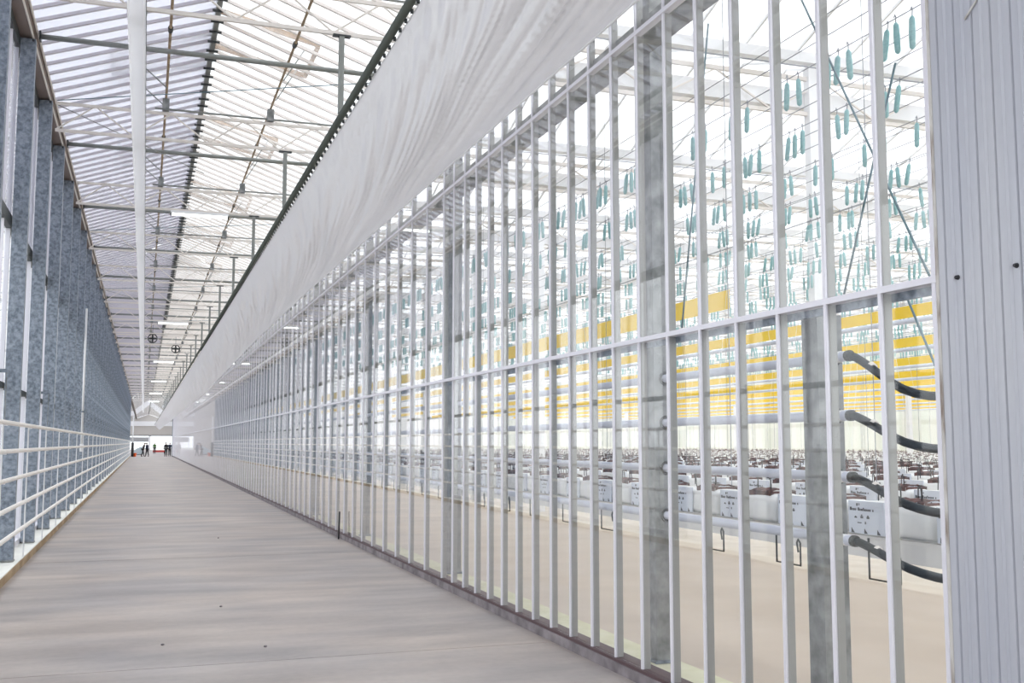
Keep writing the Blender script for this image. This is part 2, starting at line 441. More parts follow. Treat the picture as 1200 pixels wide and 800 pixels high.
# roof vents
v0 = None; n = 0
for side in (1, -1):
    for k in range(11):
        y = 20.6 + 2*P*k*.5*1.0 + (0 if side > 0 else 1.2)
        if y > 100: continue
        n += 1
        lab = 'open roof vent with brown frame on the %s slope, %s from the camera end' % ('bright right' if side > 0 else 'grey left', nth(k+1))
        t = empty('roof_vent', (XRD, y, ZRD+.1), lab, 'vent', 'open roof vents')
        def vp(s, yy, lift):
            q = slope_pt(side, 1-s, yy, .1); return (q[0], yy, q[2] + lift*s)
        L = .62; lift = .38
        b = MB()
        b.bar(vp(L, y, lift), vp(L, y+1.9, lift), .07, .1)
        b.bar(vp(.02, y, lift), vp(L, y, lift), .06, .1); b.bar(vp(.02, y+1.9, lift), vp(L, y+1.9, lift), .06, .1)
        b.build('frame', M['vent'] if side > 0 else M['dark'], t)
        q = MB(); a, c, d, e = vp(.02, y, lift), vp(L, y, lift), vp(L, y+1.9, lift), vp(.02, y+1.9, lift)
        q.quad(a, c, d, e); up = lambda p: (p[0], p[1], p[2]+.012)
        q.quad(up(e), up(d), up(c), up(a)); q.build('pane', M['roofglass'], t)
        b = MB()
        for yy in (y+.3, y+1.6):
            xs_ = 2.42 if side > 0 else .22
            b.tube([(xs_, yy, 9.34), vp(L*.9, yy, lift)], .013, 6)
        b.build('push_rod', M['tie'], t)

# bracing rods under the roof
def rod(name, a, b, r, m, lab, cat, group=None):
    o = MB().tube([a, b], r, 6).build(name, m, None, True, a); return tag(o, lab, cat, group)
for i in range(4):
    y = 19.63 + P*2*i
    rod('bracing_rod', (-1.9, y+3.4, 9.14), (4.0, y+.1, 9.10), .010, M['cable'], 'thin diagonal bracing rod under the roof, %s from the camera end' % nth(i+1), 'rod', 'roof bracing rods')
    rod('bracing_rod', (-1.9, y+3.6, 9.10), (1.2, y+7.0, 8.75), .010, M['tie'], 'thin sloping brace between two roof trusses, %s from the camera end' % nth(i+1), 'rod', 'sloping braces')

# fluorescent tubes under the trusses
f0 = None
for k in range(6):
    y = 16.1 + 2*P + 4*P*k - .12
    if y > YE: break
    lab = 'lit fluorescent batten under the roof truss, %s from the camera end' % nth(k+1)
    if f0 is None:
        f0 = empty('fluorescent_light', (1.25, y, 8.4), lab, 'light', 'fluorescent battens')
        MB().box(.5, 2.05, y-.05, y+.05, 8.43, 8.5).build('housing', M['white'], f0)
        MB().tube([(.53, y, 8.40), (2.02, y, 8.40)], .035, 8).build('tube', M['tube'], f0, True)
        MB().box(2.02, 2.06, y-.05, y+.05, 8.36, 8.43).box(.49, .53, y-.05, y+.05, 8.36, 8.43).build('end_cap', M['dark'], f0)
    else: copy_tree(f0, (1.25, y, 8.4), lab)
# two small circulation fans
for i, (x, y) in enumerate(((.3, 66.), (1.8, 73.))):
    t = empty('circulation_fan', (x, y, 8.2), 'small black fan hanging under the far roof trusses, %s one' % ('nearer' if i == 0 else 'farther'), 'fan', 'black fans under the far roof')
    b = MB(); b.tube([(x, y-.16, 8.3), (x, y-.15, 8.3), (x, y+.15, 8.3), (x, y+.16, 8.3)], [.24,.28,.28,.24], 14, False); b.build('casing', M['black'], t)
    b = MB()
    for q in range(4):
        a = math.pi/2*q; b.bar((x, y, 8.3), (x+.22*math.cos(a), y, 8.3+.22*math.sin(a)), .1, .01, (0,1,0))
    b.build('blade', M['dark'], t); MB().tube([(x, y, 8.56), (x, y, 9.1)], .012, 6).build('hanging_rod', M['dark'], t)

# ------------------------------------------------------------------ film curtain and its pipe
XP, ZPp = 2.76, 7.19
cp = tag(MB().tube([(XP, YN, ZPp), (XP, EY-12, ZPp)], .055, 10).build('curtain_pipe', M['greentube'], None, True, (XP, 0, ZPp)), 'dark round pipe carrying the top edge of the white plastic film', 'pipe')
b = MB(); y = 8.
while y < 60: b.box(XP+.03, XP+.065, y-.012, y+.012, ZPp-.085, ZPp-.03); y += .3
tag(b.build('film_clip', M['dark'], cp), kind='stuff')
def film(u, v):
    y = 2. + (EY-14.-2.)*(u**2.7)
    zb = 6.13 + .12*min(1, max(0, (y-9)/20)) - .5*min(1, max(0, (y-42)/40))
    x = XP + .075 + (4.135-XP-.075)*v
    z = ZPp - .05 + (zb-ZPp+.05)*v - .16*math.sin(math.pi*v)
    env = math.sin(math.pi*min(1, v*1.02))**.6 if 0 < v < .98 else 0
    ph = v*6.5 - y*.30 + .8*noise.noise((y*.12, v*2, 3.1))
    def ridge(a, b_, c): return (1-abs(noise.noise((a, b_, c))*1.6))
    q = y - 2.2*v - 9*v*v + .5*noise.noise((y*.3, v*3, 7))      # folds leave the pipe steeply and sweep away along the wall
    g1 = .5 + .5*noise.noise((q*.16, v*1.2, 2)); g2 = .5 + .5*noise.noise((q*.3, v*2.5, 8))
    d = .020*math.sin(ph*2*math.pi*.5) + .07*g1*max(0, ridge(q*.55, v*.9, 0))**3 + .05*g2*max(0, ridge(q*1.5, v*1.4, 5))**4 + .012*max(0, ridge(q*3.6, v*4, 9))**3 - .03
    return (x + .35*d*env, y, z + d*env)
fo = MB().grid(film, 1700, 70).build('plastic_film_curtain', M['film'], None, True, (3.4, 0, 6.6))
tag(fo, 'creased white plastic film sloping from the roof pipe down to the glass wall', 'film')
sm = fo.modifiers.new('thickness', 'SOLIDIFY'); sm.thickness = .003
def hem(u):
    q = film(u, 1.0); return q
MB().tube([hem(i/120) for i in range(121)], .014, 6).build('hem', M['white'], fo, True)

# ------------------------------------------------------------------ right glass wall
wr = empty('wall_right', (XG, 0, 0), 'long glass wall on the right with close white mullions', 'wall', kind='structure')
MB().box(XR+.022, 4.40, 4.68, YE, -.05, .095).build('curb', M['curb'], wr)
MB().box(XR+.038, 4.36, 4.68, YE, .095, .122).build('sill', M['sill'], wr)
MB().box(4.40, 4.82, 2, YE, -.05, .06).build('inner_ledge', M['moss'], wr)
my = [4.765, 5.23, 5.775, 6.33, 6.88, 7.43, 7.985, 8.54, 9.095, 9.64, 10.19, 10.745, 11.3, 11.855, 12.4, 12.95, 13.5, 14.055, 14.61, 15.16]
while my[-1] < YE-1.2: my.append(my[-1] + 1.008)
ZT = 8.9
def mullion(b, y, i):
    b.box(XG-.012, XG+.006, y-.015, y+.015, .12, ZT)
    return b
def fin(b, y): return b.box(XG+.006, XG+.072, y-.009, y+.009, .12, ZT)
far = MB(); farf = MB()
for i, y in enumerate(my):
    if i < 100:
        o = mullion(MB(), y, i).build('mullion', M['alu'], wr); fin(MB(), y).build('fin', M['fin'], o)
    else: mullion(far, y, i); fin(farf, y)
tag(far.build('far_mullion', M['alu'], wr), kind='stuff'); tag(farf.build('far_fin', M['fin'], wr), kind='stuff')
MB().box(XG-.016, XG+.07, 4.68, YE, 3.0, 3.04).build('mid_rail', M['alu'], wr)
MB().box(XG+.07, XG+.10, 4.68, YE, 2.95, 3.03).build('mid_rail_web', M['galv'], wr)
MB().box(XG-.02, XG+.05, 4.68, YE, 5.86, 5.90).build('top_rail', M['alu'], wr)
MB().box(XG+.05, XG+.33, 4.68, YE, 5.87, 6.02).build('purlin', M['galv2'], wr)
for z0, z1, nm in ((.125, 3.0, 'lower_pane'), (3.04, 5.86, 'upper_pane'), (5.90, ZT, 'top_pane')):
    far = MB()
    for i in range(len(my)-1):
        a, c = my[i]+.015, my[i+1]-.015
        lim = 40 if nm != 'top_pane' else 20
        if i < lim: MB().box(XG, XG+.006, a, c, z0, z1).build(nm, M['glass'], wr)
        else: far.box(XG, XG+.006, a, c, z0, z1)
    tag(far.build('far_'+nm, M['glass'], wr), kind='stuff')
# end jamb of the glass wall
MB().box(XG-.1, XG+.25, YE-.6, YE-.3, 0, 6.2).build('end_post', M['galv'], wr)

# steel posts behind the glass: hollow shafts with a hole for each heating pipe
def post_shaft(x0, x1, y0, y1, z0, z1):
    b = MB(); t = .01; xc, r = 4.68, .044
    b.box(x0, x0+t, y0, y1, z0, z1).box(x1-t, x1, y0, y1, z0, z1)
    for ya, yb in ((y0, y0+t), (y1-t, y1)):
        b.box(x0+t, xc-r, ya, yb, z0, z1).box(xc+r, x1-t, ya, yb, z0, z1)
        zz = z0
        for z in (1.42, 1.86, 2.29, 2.71): b.box(xc-r, xc+r, ya, yb, zz, z-r); zz = z+r
        b.box(xc-r, xc+r, ya, yb, zz, z1)
    return b
p0 = None; n = 0
for y in [9.04 + P*k for k in range(23)]:
    n += 1
    lab = 'galvanised steel post behind the right glass wall, %s tall one from the camera end' % nth(n)
    if p0 is None:
        p0 = empty('wall_post', (4.65, y, .066), lab, 'post', 'tall posts behind the glass')
        post_shaft(4.56, 4.75, y-.075, y+.075, .066, 9.05).build('shaft', M['galv2'], p0)
        MB().box(4.53, 4.78, y-.11, y+.11, .066, .09).build('base_plate', M['galv'], p0)
        for z in (1.42, 1.86, 2.29, 2.71):
            b = MB(); c = Vector((4.68, y-.08, z))
            pts = [c + Vector((.055*math.cos(a), 0, .055*math.sin(a))) for a in [2*math.pi*i/14 for i in range(15)]]
            b.tube(pts, .012, 6, False).build('pipe_ring', M['dark'], p0)
    else: copy_tree(p0, (4.65, y, .066), lab)
sp = empty('short_post', (4.65, 6.45, .06), 'short galvanised post behind the glass beside the black hoses', 'post')
post_shaft(4.55, 4.76, 6.37, 6.56, .066, 3.02).build('shaft', M['galv2'], sp)
MB().box(4.53, 4.78, 6.34, 6.58, .066, .09).build('base_plate', M['galv'], sp)
for z in (1.42, 1.86, 2.29, 2.71):
    c = Vector((4.68, 6.365, z)); b = MB()
    b.tube([c + Vector((.055*math.cos(a), 0, .055*math.sin(a))) for a in [2*math.pi*i/14 for i in range(15)]], .012, 6, False).build('pipe_ring', M['dark'], sp)

# heating pipes behind the glass, each with its black hose at the near end
HN = ['lowest', 'second lowest', 'second highest', 'highest']
HZ = [1.42, 1.86, 2.29, 2.71]
for i, z in enumerate(HZ):
    t = empty('wall_heating_pipe', (4.68, 6.1, z), 'blue grey heating pipe behind the glass ending in a black hose, %s of four' % HN[i], 'pipe', 'heating pipes behind the glass')
    MB().tube([(4.68, 6.2, z), (4.68, 120, z)], .037, 12).build('pipe', M['greypipe'], t, True)
    MB().tube([(4.68, 6.27, z), (4.68, 6.34, z)], .041, 12).build('coupling', M['white'], t, True)
    MB().tube([(4.68, 6.17, z), (4.68, 6.205, z)], .040, 12).build('hose_clamp', M['dark'], t, True)
    sc_ = (.5, .62, .72, 1.)[i]
    key = [(6.2,0),(6.13,-.012),(6.06,-.045),(5.96,-.10),(5.86,-.16),(5.76,-.215),(5.66,-.26),(5.54,-.295),(5.42,-.315),(5.28,-.322),(5.0,-.325),(4.7,-.31),(4.3,-.28)]
    MB().tube([(4.68 + .03*(6.2-yk), yk, z + dk_*sc_) for yk, dk_ in key], .029, 12).build('hose', M['hose'], t, True)
    MB().tube([(4.695, 5.98, z - .085*sc_), (4.697, 5.95, z - .105*sc_)], .034, 12).build('white_clip', M['cream'], t, True)

# bracing cables behind the glass
for k, (a, c, lab) in enumerate((
    ((4.86, 6.98, 5.8), (4.86, 5.4, 2.9), 'teal grey bracing cable behind the glass, sloping down to the right over the hoses'),
    ((4.89, 5.85, 4.75), (4.89, 6.5, 3.2), 'teal grey bracing cable behind the glass, sloping down to the left'),
    ((4.86, 8.35, 6.0), (4.86, 8.95, 3.2), 'teal grey bracing cable just right of the tall post behind the glass'),
    ((4.92, 5.86, 3.1), (4.92, 5.3, 2.0), 'thin bracing cable crossing the black hoses'))):
    rod('bracing_cable', a, c, .009, M['cable'], lab, 'cable', 'bracing cables behind the glass')

# black rod leaning on the curb
rod('black_rod', (4.085, 23.2, 0.0), (4.10, 23.2, .60), .018, M['black'], 'short black rod standing against the curb of the right glass wall', 'rod')

# ------------------------------------------------------------------ near right sandwich panel
wn = empty('wall_near', (4.05, 3, 0), 'ribbed white insulated panel at the right end of the glass wall', 'wall', kind='structure')
y = 4.55
b = MB(); fr = []
k = 0
while y > 1.8:
    w = (.062, .066, .058, .070)[k % 4]
    gx = .016
    fr += [(4.04, y), (4.04, y-w+.016), (4.04+gx, y-w+.008), (4.04, y-w)] if k % 2 == 0 else [(4.04, y), (4.04, y-w+.016), (4.026, y-w+.008), (4.04, y-w)]
    y -= w; k += 1
pts = fr + [(4.14, y), (4.14, 4.55)]
nb = len(pts); b.v = [(x, yy, -.05) for x, yy in pts] + [(x, yy, 8.4) for x, yy in pts]
for i in range(nb):
    j = (i+1) % nb; b.f.append((i, j, nb+j, nb+i))
b.f.append(tuple(range(nb-1, -1, -1))); b.f.append(tuple(range(nb, 2*nb)))
b.build('ribbed_panel', M['panel'], wn)
MB().box(4.036, 4.14, 4.55, 4.572, -.05, 8.4).build('edge_trim', M['oldedge'], wn)
MB().box(4.13, 4.24, 4.572, 4.66, .1, 8.4).build('corner_profile', M['alu'], wn)
for yy, z in ((4.41, 2.97), (4.012, 2.97), (3.6, 2.97)):
    c = MB(); c.tube([(4.041, yy, z), (4.022, yy, z)], [.014, .009], 10); c.build('bolt', M['black'], wn)
MB().bar((4.033, 4.28, 4.33), (4.033, 4.14, 4.44), .006, .01).build('scratch', M['oldedge'], wn)

# ------------------------------------------------------------------ greenhouse behind the glass
XI, YI = 47., 150.
gh = empty('floor', (20, 0, 0), 'cream plastic ground film inside the greenhouse', 'floor', kind='structure')
def gf(u, v):
    x = 4.82 + 5.43*u; y = 1 + (YI-1)*v*v
    return (x, y, .03 + .02*noise.noise((x*1.3, y*.5, 0)) + .012*noise.noise((x*5, y*2, 4)) + (.05*math.exp(-((u-.97)/.03)**2)))
MB().grid(gf, 36, 260).build('ground_film', M['groundfilm'], gh, True)
MB().box(10.2, XI, -4, YI, -.05, .01).build('ground_cloth', M['cropfloor'], gh)
wi = empty('wall_back', (XI, 0, 0), 'far white wall of the greenhouse', 'wall', kind='structure')
MB().box(XI, XI+.1, -4, YI, -.05, 9.3).build('panel', M['backwall'], wi)
MB().box(4.4, XI, YI, YI+.1, -.05, 9.3).build('end_panel', M['white'], wi)
ri = empty('roof', (20, 0, ZE), 'glass roof over the greenhouse rows', 'roof', kind='structure')
rb = MB(); rg = MB(); gut = MB()
for k in range(-2, 21):
    ya = 9.04 + P*k; ym, yb = ya+P/2, ya+P
    for y0, y1 in ((ya, ym), (yb, ym)):
        b0_ = len(rg.v)
        rg.v += [(4.5,y0,9.35),(XI-.05,y0,9.35),(XI-.05,y1,10.5),(4.5,y1,10.5)]; rg.f.append((b0_,b0_+1,b0_+2,b0_+3))
        b0_ = len(rg.v)
        rg.v += [(4.5,y0,9.362),(XI-.05,y0,9.362),(XI-.05,y1,10.512),(4.5,y1,10.512)]; rg.f.append((b0_+3,b0_+2,b0_+1,b0_))
    if ya < 60:
        x = 4.6
        while x < XI-.1:
            rb.bar((x,ya,9.3),(x,ym,10.45),.04,.05); rb.bar((x,yb,9.3),(x,ym,10.45),.04,.05); x += 1.1
    gut.box(4.5, XI-.05, ya-.12, ya+.12, 9.1, 9.3)
rg.build('roof_pane', M['roofglass'], ri); tag(rb.build('glazing_bar', M['white'], ri), kind='stuff'); gut.build('gutter', M['white'], ri)

# interior trusses with posts
n = 0; tr0 = None
for y in [9.04 + P*k for k in range(9)]:
    n += 1
    lab = 'white cross truss inside the greenhouse seen through the upper panes, %s from the camera end' % nth(n)
    if tr0 is None:
        tr0 = empty('greenhouse_truss', (8, y, 8.2), lab, 'roof truss', 'white trusses inside the greenhouse')
        MB().box(4.8, XI-.1, y-.03, y+.03, 8.78, 8.86).build('top_chord', M['cream'], tr0)
        MB().box(4.8, XI-.1, y-.03, y+.03, 8.12, 8.19).build('bottom_chord', M['cream'], tr0)
        MB().box(4.8, XI-.1, y+.08, y+.38, 8.3, 8.62).build('folded_screen', M['white'], tr0)
        MB().tube([(4.8, y-.2, 8.98), (XI-.1, y-.2, 8.98)], .014, 6).build('screen_wire', M['wire'], tr0)
        b = MB(); xx = 4.9; s = 0
        while xx < XI-1.2:
            b.bar((xx, y, 8.17 if s else 8.8), (xx+1.15, y, 8.8 if s else 8.17), .03); xx += 1.15; s ^= 1
        b.build('lattice', M['cream'], tr0)
        for xp in (11.5, 31.2):
            MB().box(xp-.09, xp+.09, y-.09, y+.09, .012, 9.05).build('post', M['white'], tr0)
    else: copy_tree(tr0, (8, y, 8.2), lab)

# growing rows
RX = [5.55 + 1.8*k for k in range(20)]
g0 = None
for r, x in enumerate(RX):
    lab = 'long white growing gutter hung at knee height, %s row from the glass wall' % nth(r+1)
    if g0 is None:
        g0 = empty('growing_gutter', (x, 0, 1.2), lab, 'gutter', 'growing gutters')
        MB().prism([(x-.19,1.21),(x+.19,1.21),(x+.19,1.375),(x+.16,1.375),(x+.16,1.35),(x-.16,1.35),(x-.16,1.375),(x-.19,1.375)], 1.5, 110).build('trough', M['gutter'], g0)
        y = 3.1; q = 0
        while y < 60:
            b = MB()
            pts = [(x-.195, y, 1.36), (x-.195, y, 1.05), (x-.195, y-.36, 1.05), (x-.195, y-.36, 1.24), (x-.195, y-.33, 1.27), (x-.195, y-.31, 1.24), (x-.195, y-.33, 1.16)]
            b.tube(pts, .009, 6); b.build('wire_bracket', M['dark'], g0); y += 1.27
        b = MB()
        for k in range(16): b.tube([(x+.19, 2.5+P*k, 1.37), (x+.19, 2.5+P*k, 8.1)], .005, 4)
        b.build('hanging_wire', M['wire'], g0)
    else:
        c = copy_tree(g0, (x, 0, 1.2), lab, skip=('wire_bracket',))

# slabs
def make_slab(x, y, lab):
    """slab fills y .. y+.96 ; printed sleeve is the far half of the corridor side"""
    w = .165; zt = 1.66; z0 = 1.377
    t = empty('grow_bag', (x, y, z0), lab, 'grow bag')
    def bag(u, v):
        a = 2*math.pi*v; yy = y + .01 + .95*u
        cx, cz = math.cos(a), math.sin(a)
        ex = abs(cx)**.45*(1 if cx > 0 else -1); ez = abs(cz)**.45*(1 if cz > 0 else -1)
        k = 1 - .06*noise.noise((u*5, v*7, x)) - (.10 if u in (0., 1.) else 0)
        return (x + w*ex*k, yy, (z0+zt)/2 - .012 + (zt-z0)/2*ez*.92*(k if ez > 0 else 1))
    b = MB().grid(bag, 12, 20)
    nb0 = len(b.v)
    b.f.append(tuple(range(20))); b.f.append(tuple(12*21+k for k in range(20)))
    b.build('bag', M['slab'], t, True)
    c = MB(); c.grid(lambda u, v: (x - .14 + .28*u, y+.10+.36*v, 1.655 + .022*math.sin(math.pi*u) + .02*noise.noise((u*6, v*12, y))), 6, 18)
    c.grid(lambda u, v: (x - .14, y+.10+.36*u, 1.60 + v*.058), 8, 1); c.grid(lambda u, v: (x - .13 + .26*u, y+.10, 1.60 + v*.058), 4, 1)
    c.build('coir_top', M['coir'], t)
    s = MB(); s.box(x-w-.012, x-w+.002, y+.50, y+.93, 1.385, 1.64)
    s.build('printed_sleeve', M['sleeve'], t)
    sl = t.children[-1]
    k = MB(); xf = x-w-.0135
    def ink(y0, y1, za, zb): k.box(xf, xf+.002, y0, y1, za, zb)
    # heading line of small lettering, a row of three small icons and a short second line (read from far to near)
    yy = .91 ; lets = (.022,.012,.018,.010,0,.016,.014,.018,.012,.018,.014,.012,.016,0,.012)
    for q, l in enumerate(lets):
        if l: ink(y+yy-l, y+yy, 1.563, 1.563 + (.026 if q in (0,4,5,8) else .017))
        yy -= (l or .012) + .005
    ink(y+.81, y+.83, 1.60, 1.622); ink(y+.79, y+.80, 1.606, 1.622)
    for yc, hh in ((.84, .016), (.765, .030), (.69, .026)):
        ink(y+yc-.016, y+yc+.016, 1.505, 1.505+hh*.6); ink(y+yc-.007, y+yc+.009, 1.505, 1.505+hh)
    ink(y+.77, y+.82, 1.466, 1.474); ink(y+.715, y+.73, 1.462, 1.482)
    for yc in (.90, .74, .585):
        k.v += [(xf, y+yc, 1.388), (xf, y+yc-.045, 1.388), (xf, y+yc-.003, 1.43)]
        k.f.append((len(k.v)-3, len(k.v)-2, len(k.v)-1))
    k.build('print', M['ink'], sl)
    d = MB()
    for q in range(3):
        yq = y + .2 + .28*q; xq = x - .03 + .04*(q-1)
        d.tube([(xq, yq, 1.66), (xq, yq, 1.76)], .006, 5)
        d.tube([(xq, yq, 1.72), (xq+.03, yq+.05, 1.78), (xq+.08, yq+.13, 1.76), (xq+.13, yq+.2, 1.60)], .005, 5)
    d.build('drip_stake', M['black'], t)
    return t
s0 = make_slab(RX[0], 6.24, 'white grow bag with pale blue printed sleeve behind the near hoses')
cnt = 1
rows_n = [62, 48, 44, 40, 36, 36, 34]
stuff = MB(); farbag = []
for r, x in enumerate(RX):
    off = (0, .37, -.22, .15, .45, -.1, .3)[r % 7]
    y = 6.24 + off - 3; i = 0
    while y < 70:
        if not (r == 0 and abs(y-6.24) < .02):
            if r < len(rows_n) and i < rows_n[r] and cnt < 300:
                if r == 0:
                    i2 = round(y-6.24)
                    lab = ('white grow bag with printed sleeve, %s left of the near hoses, nearest row' % nth(i2)) if 0 < i2 < 20 else \
                          ('white grow bag far along the row nearest the glass' if i2 > 0 else 'white grow bag hidden behind the ribbed panel in the nearest row')
                    grp = 'grow bags in the row nearest the glass'
                else:
                    lab = 'white grow bag with dark coir top in the %s row from the glass' % nth(r+1); grp = 'grow bags in the %s row' % nth(r+1)
                c = copy_tree(s0, (x, y, 1.377), lab, grp)
                cnt += 1
            else:
                stuff.box(x-.16, x+.16, y+.02, y+.95, 1.378, 1.62); farbag.append((x, y))
            i += 1
        y += 1.0
s0['group'] = 'grow bags in the row nearest the glass'
tag(stuff.build('grow_bags', M['slab']), 'white grow bags massed in the far rows', 'grow bag', kind='stuff')
# their dark tops and stakes
b = MB()
for x, y in farbag:
    b.tube([(x, y+.3, 1.625), (x+.02, y+.32, 1.69), (x+.08, y+.42, 1.72), (x+.12, y+.5, 1.628)], .006, 4)
    b.tube([(x-.05, y+.7, 1.625), (x-.03, y+.66, 1.71), (x-.1, y+.56, 1.68)], .006, 4)
    ya = y + random.uniform(.05, .3)
    while ya < y + .85:
        yb_ = ya + random.uniform(.04, .13); b.box(x-.14, x-.02, ya, min(yb_, y+.9), 1.622, 1.622+random.uniform(.006, .026)); ya = yb_ + random.uniform(.18, .5)
tag(b.build('drip_tubes', M['coir']), 'dark drip tubes and coir massed on the far slab rows', 'drip line', kind='stuff')

# crop wires, bobbins
BX = [5.05 + .9*k for k in range(22)]
w0 = None
for r, x in enumerate(BX):
    lab = 'thin crop wires strung lengthwise overhead, %s line from the glass' % nth(r+1)
    if w0 is None:
        w0 = empty('crop_wire', (x, 0, 5.1), lab, 'wire', 'overhead crop wires')
        for dx, z in ((0, 5.16), (.04, 5.36), (-.06, 5.47)):
            MB().tube([(x+dx, 1, z), (x+dx, 100, z)], .0048, 5).build('strand', M['wire'], w0)
    else: copy_tree(w0, (x, 0, 5.1), lab)
def make_bobbin(x, y):
    t = MB().tube([(x, y, 5.12), (x, y, 5.10), (x, y+.004, 5.0), (x, y+.008, 4.90), (x, y+.008, 4.885)], [.010, .021, .024, .021, .008], 8).build('twine_bobbin', M['teal'], None, True, (x, y, 5.0))
    h = MB().tube([(x, y, 5.11), (x+.006, y, 5.17), (x, y, 5.185), (x-.01, y, 5.16)], .005, 5); h.build('hook', M['wire'], t)
    return t
bob = []
for r, x in enumerate(BX):
    y = 5.2 + .23*((r*37) % 5)
    while y < 40:
        for q in range(3):
            if random.random() < .97:
                bob.append((x + random.uniform(-.02,.02), y + .135*q + random.uniform(-.02,.02), r, random.uniform(-.12,.12), random.uniform(-.1,.1)))
        y += .72 + random.uniform(-.06, .1)
def vis_key(p):
    # nearest to the eye within the pictured fan of directions
    ang = math.degrees(math.atan2(p[0], p[1])); return (0 if -6 < ang < 43 and p[1] < 40 else 1, math.hypot(p[0], p[1]))
bob.sort(key=vis_key)
b0 = None; sf = MB()
for i, (x, y, r, tx, ty) in enumerate(bob):
    if i < 300:
        lab = 'teal twine bobbin hooked on the %s overhead wire line from the glass' % nth(r+1); grp = 'bobbins on the %s wire line' % nth(r+1)
        if b0 is None:
            b0 = make_bobbin(x, y); tag(b0, lab, 'twine bobbin', grp)
        else:
            c = copy_tree(b0, (x, y, 5.0), lab, grp); c.rotation_euler = (tx, ty, 0)
    elif x > 5:
        sf.tube([(x, y, 5.11), (x, y, 4.89)], .022, 5)
tag(sf.build('twine_bobbins', M['teal']), 'teal twine bobbins massed along the far overhead wires', 'twine bobbin', kind='stuff')
# white crop strings hanging from wires to slabs
st = MB()
for r, x in enumerate(BX):
    y = 5.3 + .11*r % .5
    while y < 45:
        xs_ = RX[min(len(RX)-1, max(0, round((x-5.55)/1.8)))]
        if x > 6.5 and random.random() < .10: st.tube([(x, y, 4.87), (xs_ + random.uniform(-.05,.05), y+random.uniform(-.05,.05), 1.81)], .003, 3, False)
        y += .36
tag(st.build('crop_strings', M['twine']), 'white crop strings hanging thinly over the slab rows', 'string', kind='stuff')

# yellow sticky ribbons with the grey pipe below
n = 0
YX = [8.2 + 3.6*k for k in range(11)]
for k, x in enumerate(YX):
    y0 = 13.6 if k == 0 else 2.
    lab = 'yellow sticky ribbon strung lengthwise above the crop, %s from the glass' % nth(k+1)
    t = empty('sticky_ribbon', (x, y0, 4.2), lab, 'ribbon', 'yellow sticky ribbons')
    za, zb = (4.09, 4.38) if k == 0 else (4.14, 4.34)
    def rb_(u, v, x=x, y0=y0):
        y = y0 + (85-y0)*u; return (x + .012*math.sin(y*1.7), y, za + (zb-za)*v)
    MB().grid(rb_, 120, 2).grid(lambda u, v: tuple(a+b_ for a, b_ in zip(rb_(u, 1-v), (.004,0,0))), 120, 2).build('ribbon', M['yellow'], t)
    MB().tube([(x, y0-.3, zb+.02), (x, 90, zb+.02)], .006, 5).build('carrier_wire', M['wire'], t)
    if k: MB().tube([(x, y0, 4.085), (x, 90, 4.085)], .042, 8).build('grey_pipe', M['greypipe'], t, True)

# ------------------------------------------------------------------ hall beyond the corridor
wf = empty('wall_far', (1, EY, 0), 'far wall beyond the corridor with a wide bright opening', 'wall', kind='structure')
MB().box(-18, -5.6, EY, EY+.2, -.05, 9.3).box(8.4, 24, EY, EY+.2, -.05, 9.3).box(-5.6, 8.4, EY, EY+.2, 4.2, 9.3).prism([(-2.1,9.3),(4.3,9.3),(1.1,10.45)], EY, EY+.2).build('wall_board', M['beige'], wf)
MB().box(-5.7, 8.5, EY-.3, EY, 7.0, 8.4).build('white_beam', M['white'], wf)
MB().box(-5.6, 8.4, EY-.2, EY, 4.05, 4.3).build('lintel', M['dark'], wf)
MB().box(-4.2, 1.3, EY-.15, EY+.05, 2.3, 3.7).build('roller_shutter', M['shutter'], wf)
MB().box(-4.4, -4.2, EY-.15, EY+.05, 0, 4.05).box(1.3, 1.9, EY-.15, EY+.05, 0, 4.05).build('door_frame', M['white'], wf)
# hall roof strip left and right of the corridor roof so the hall is closed
MB().box(-18, -2.2, YE+1, EY, 9.2, 9.3).box(4.4, 24, YE+1, EY, 9.2, 9.3).build('hall_roof', M['dimopal'], rf)

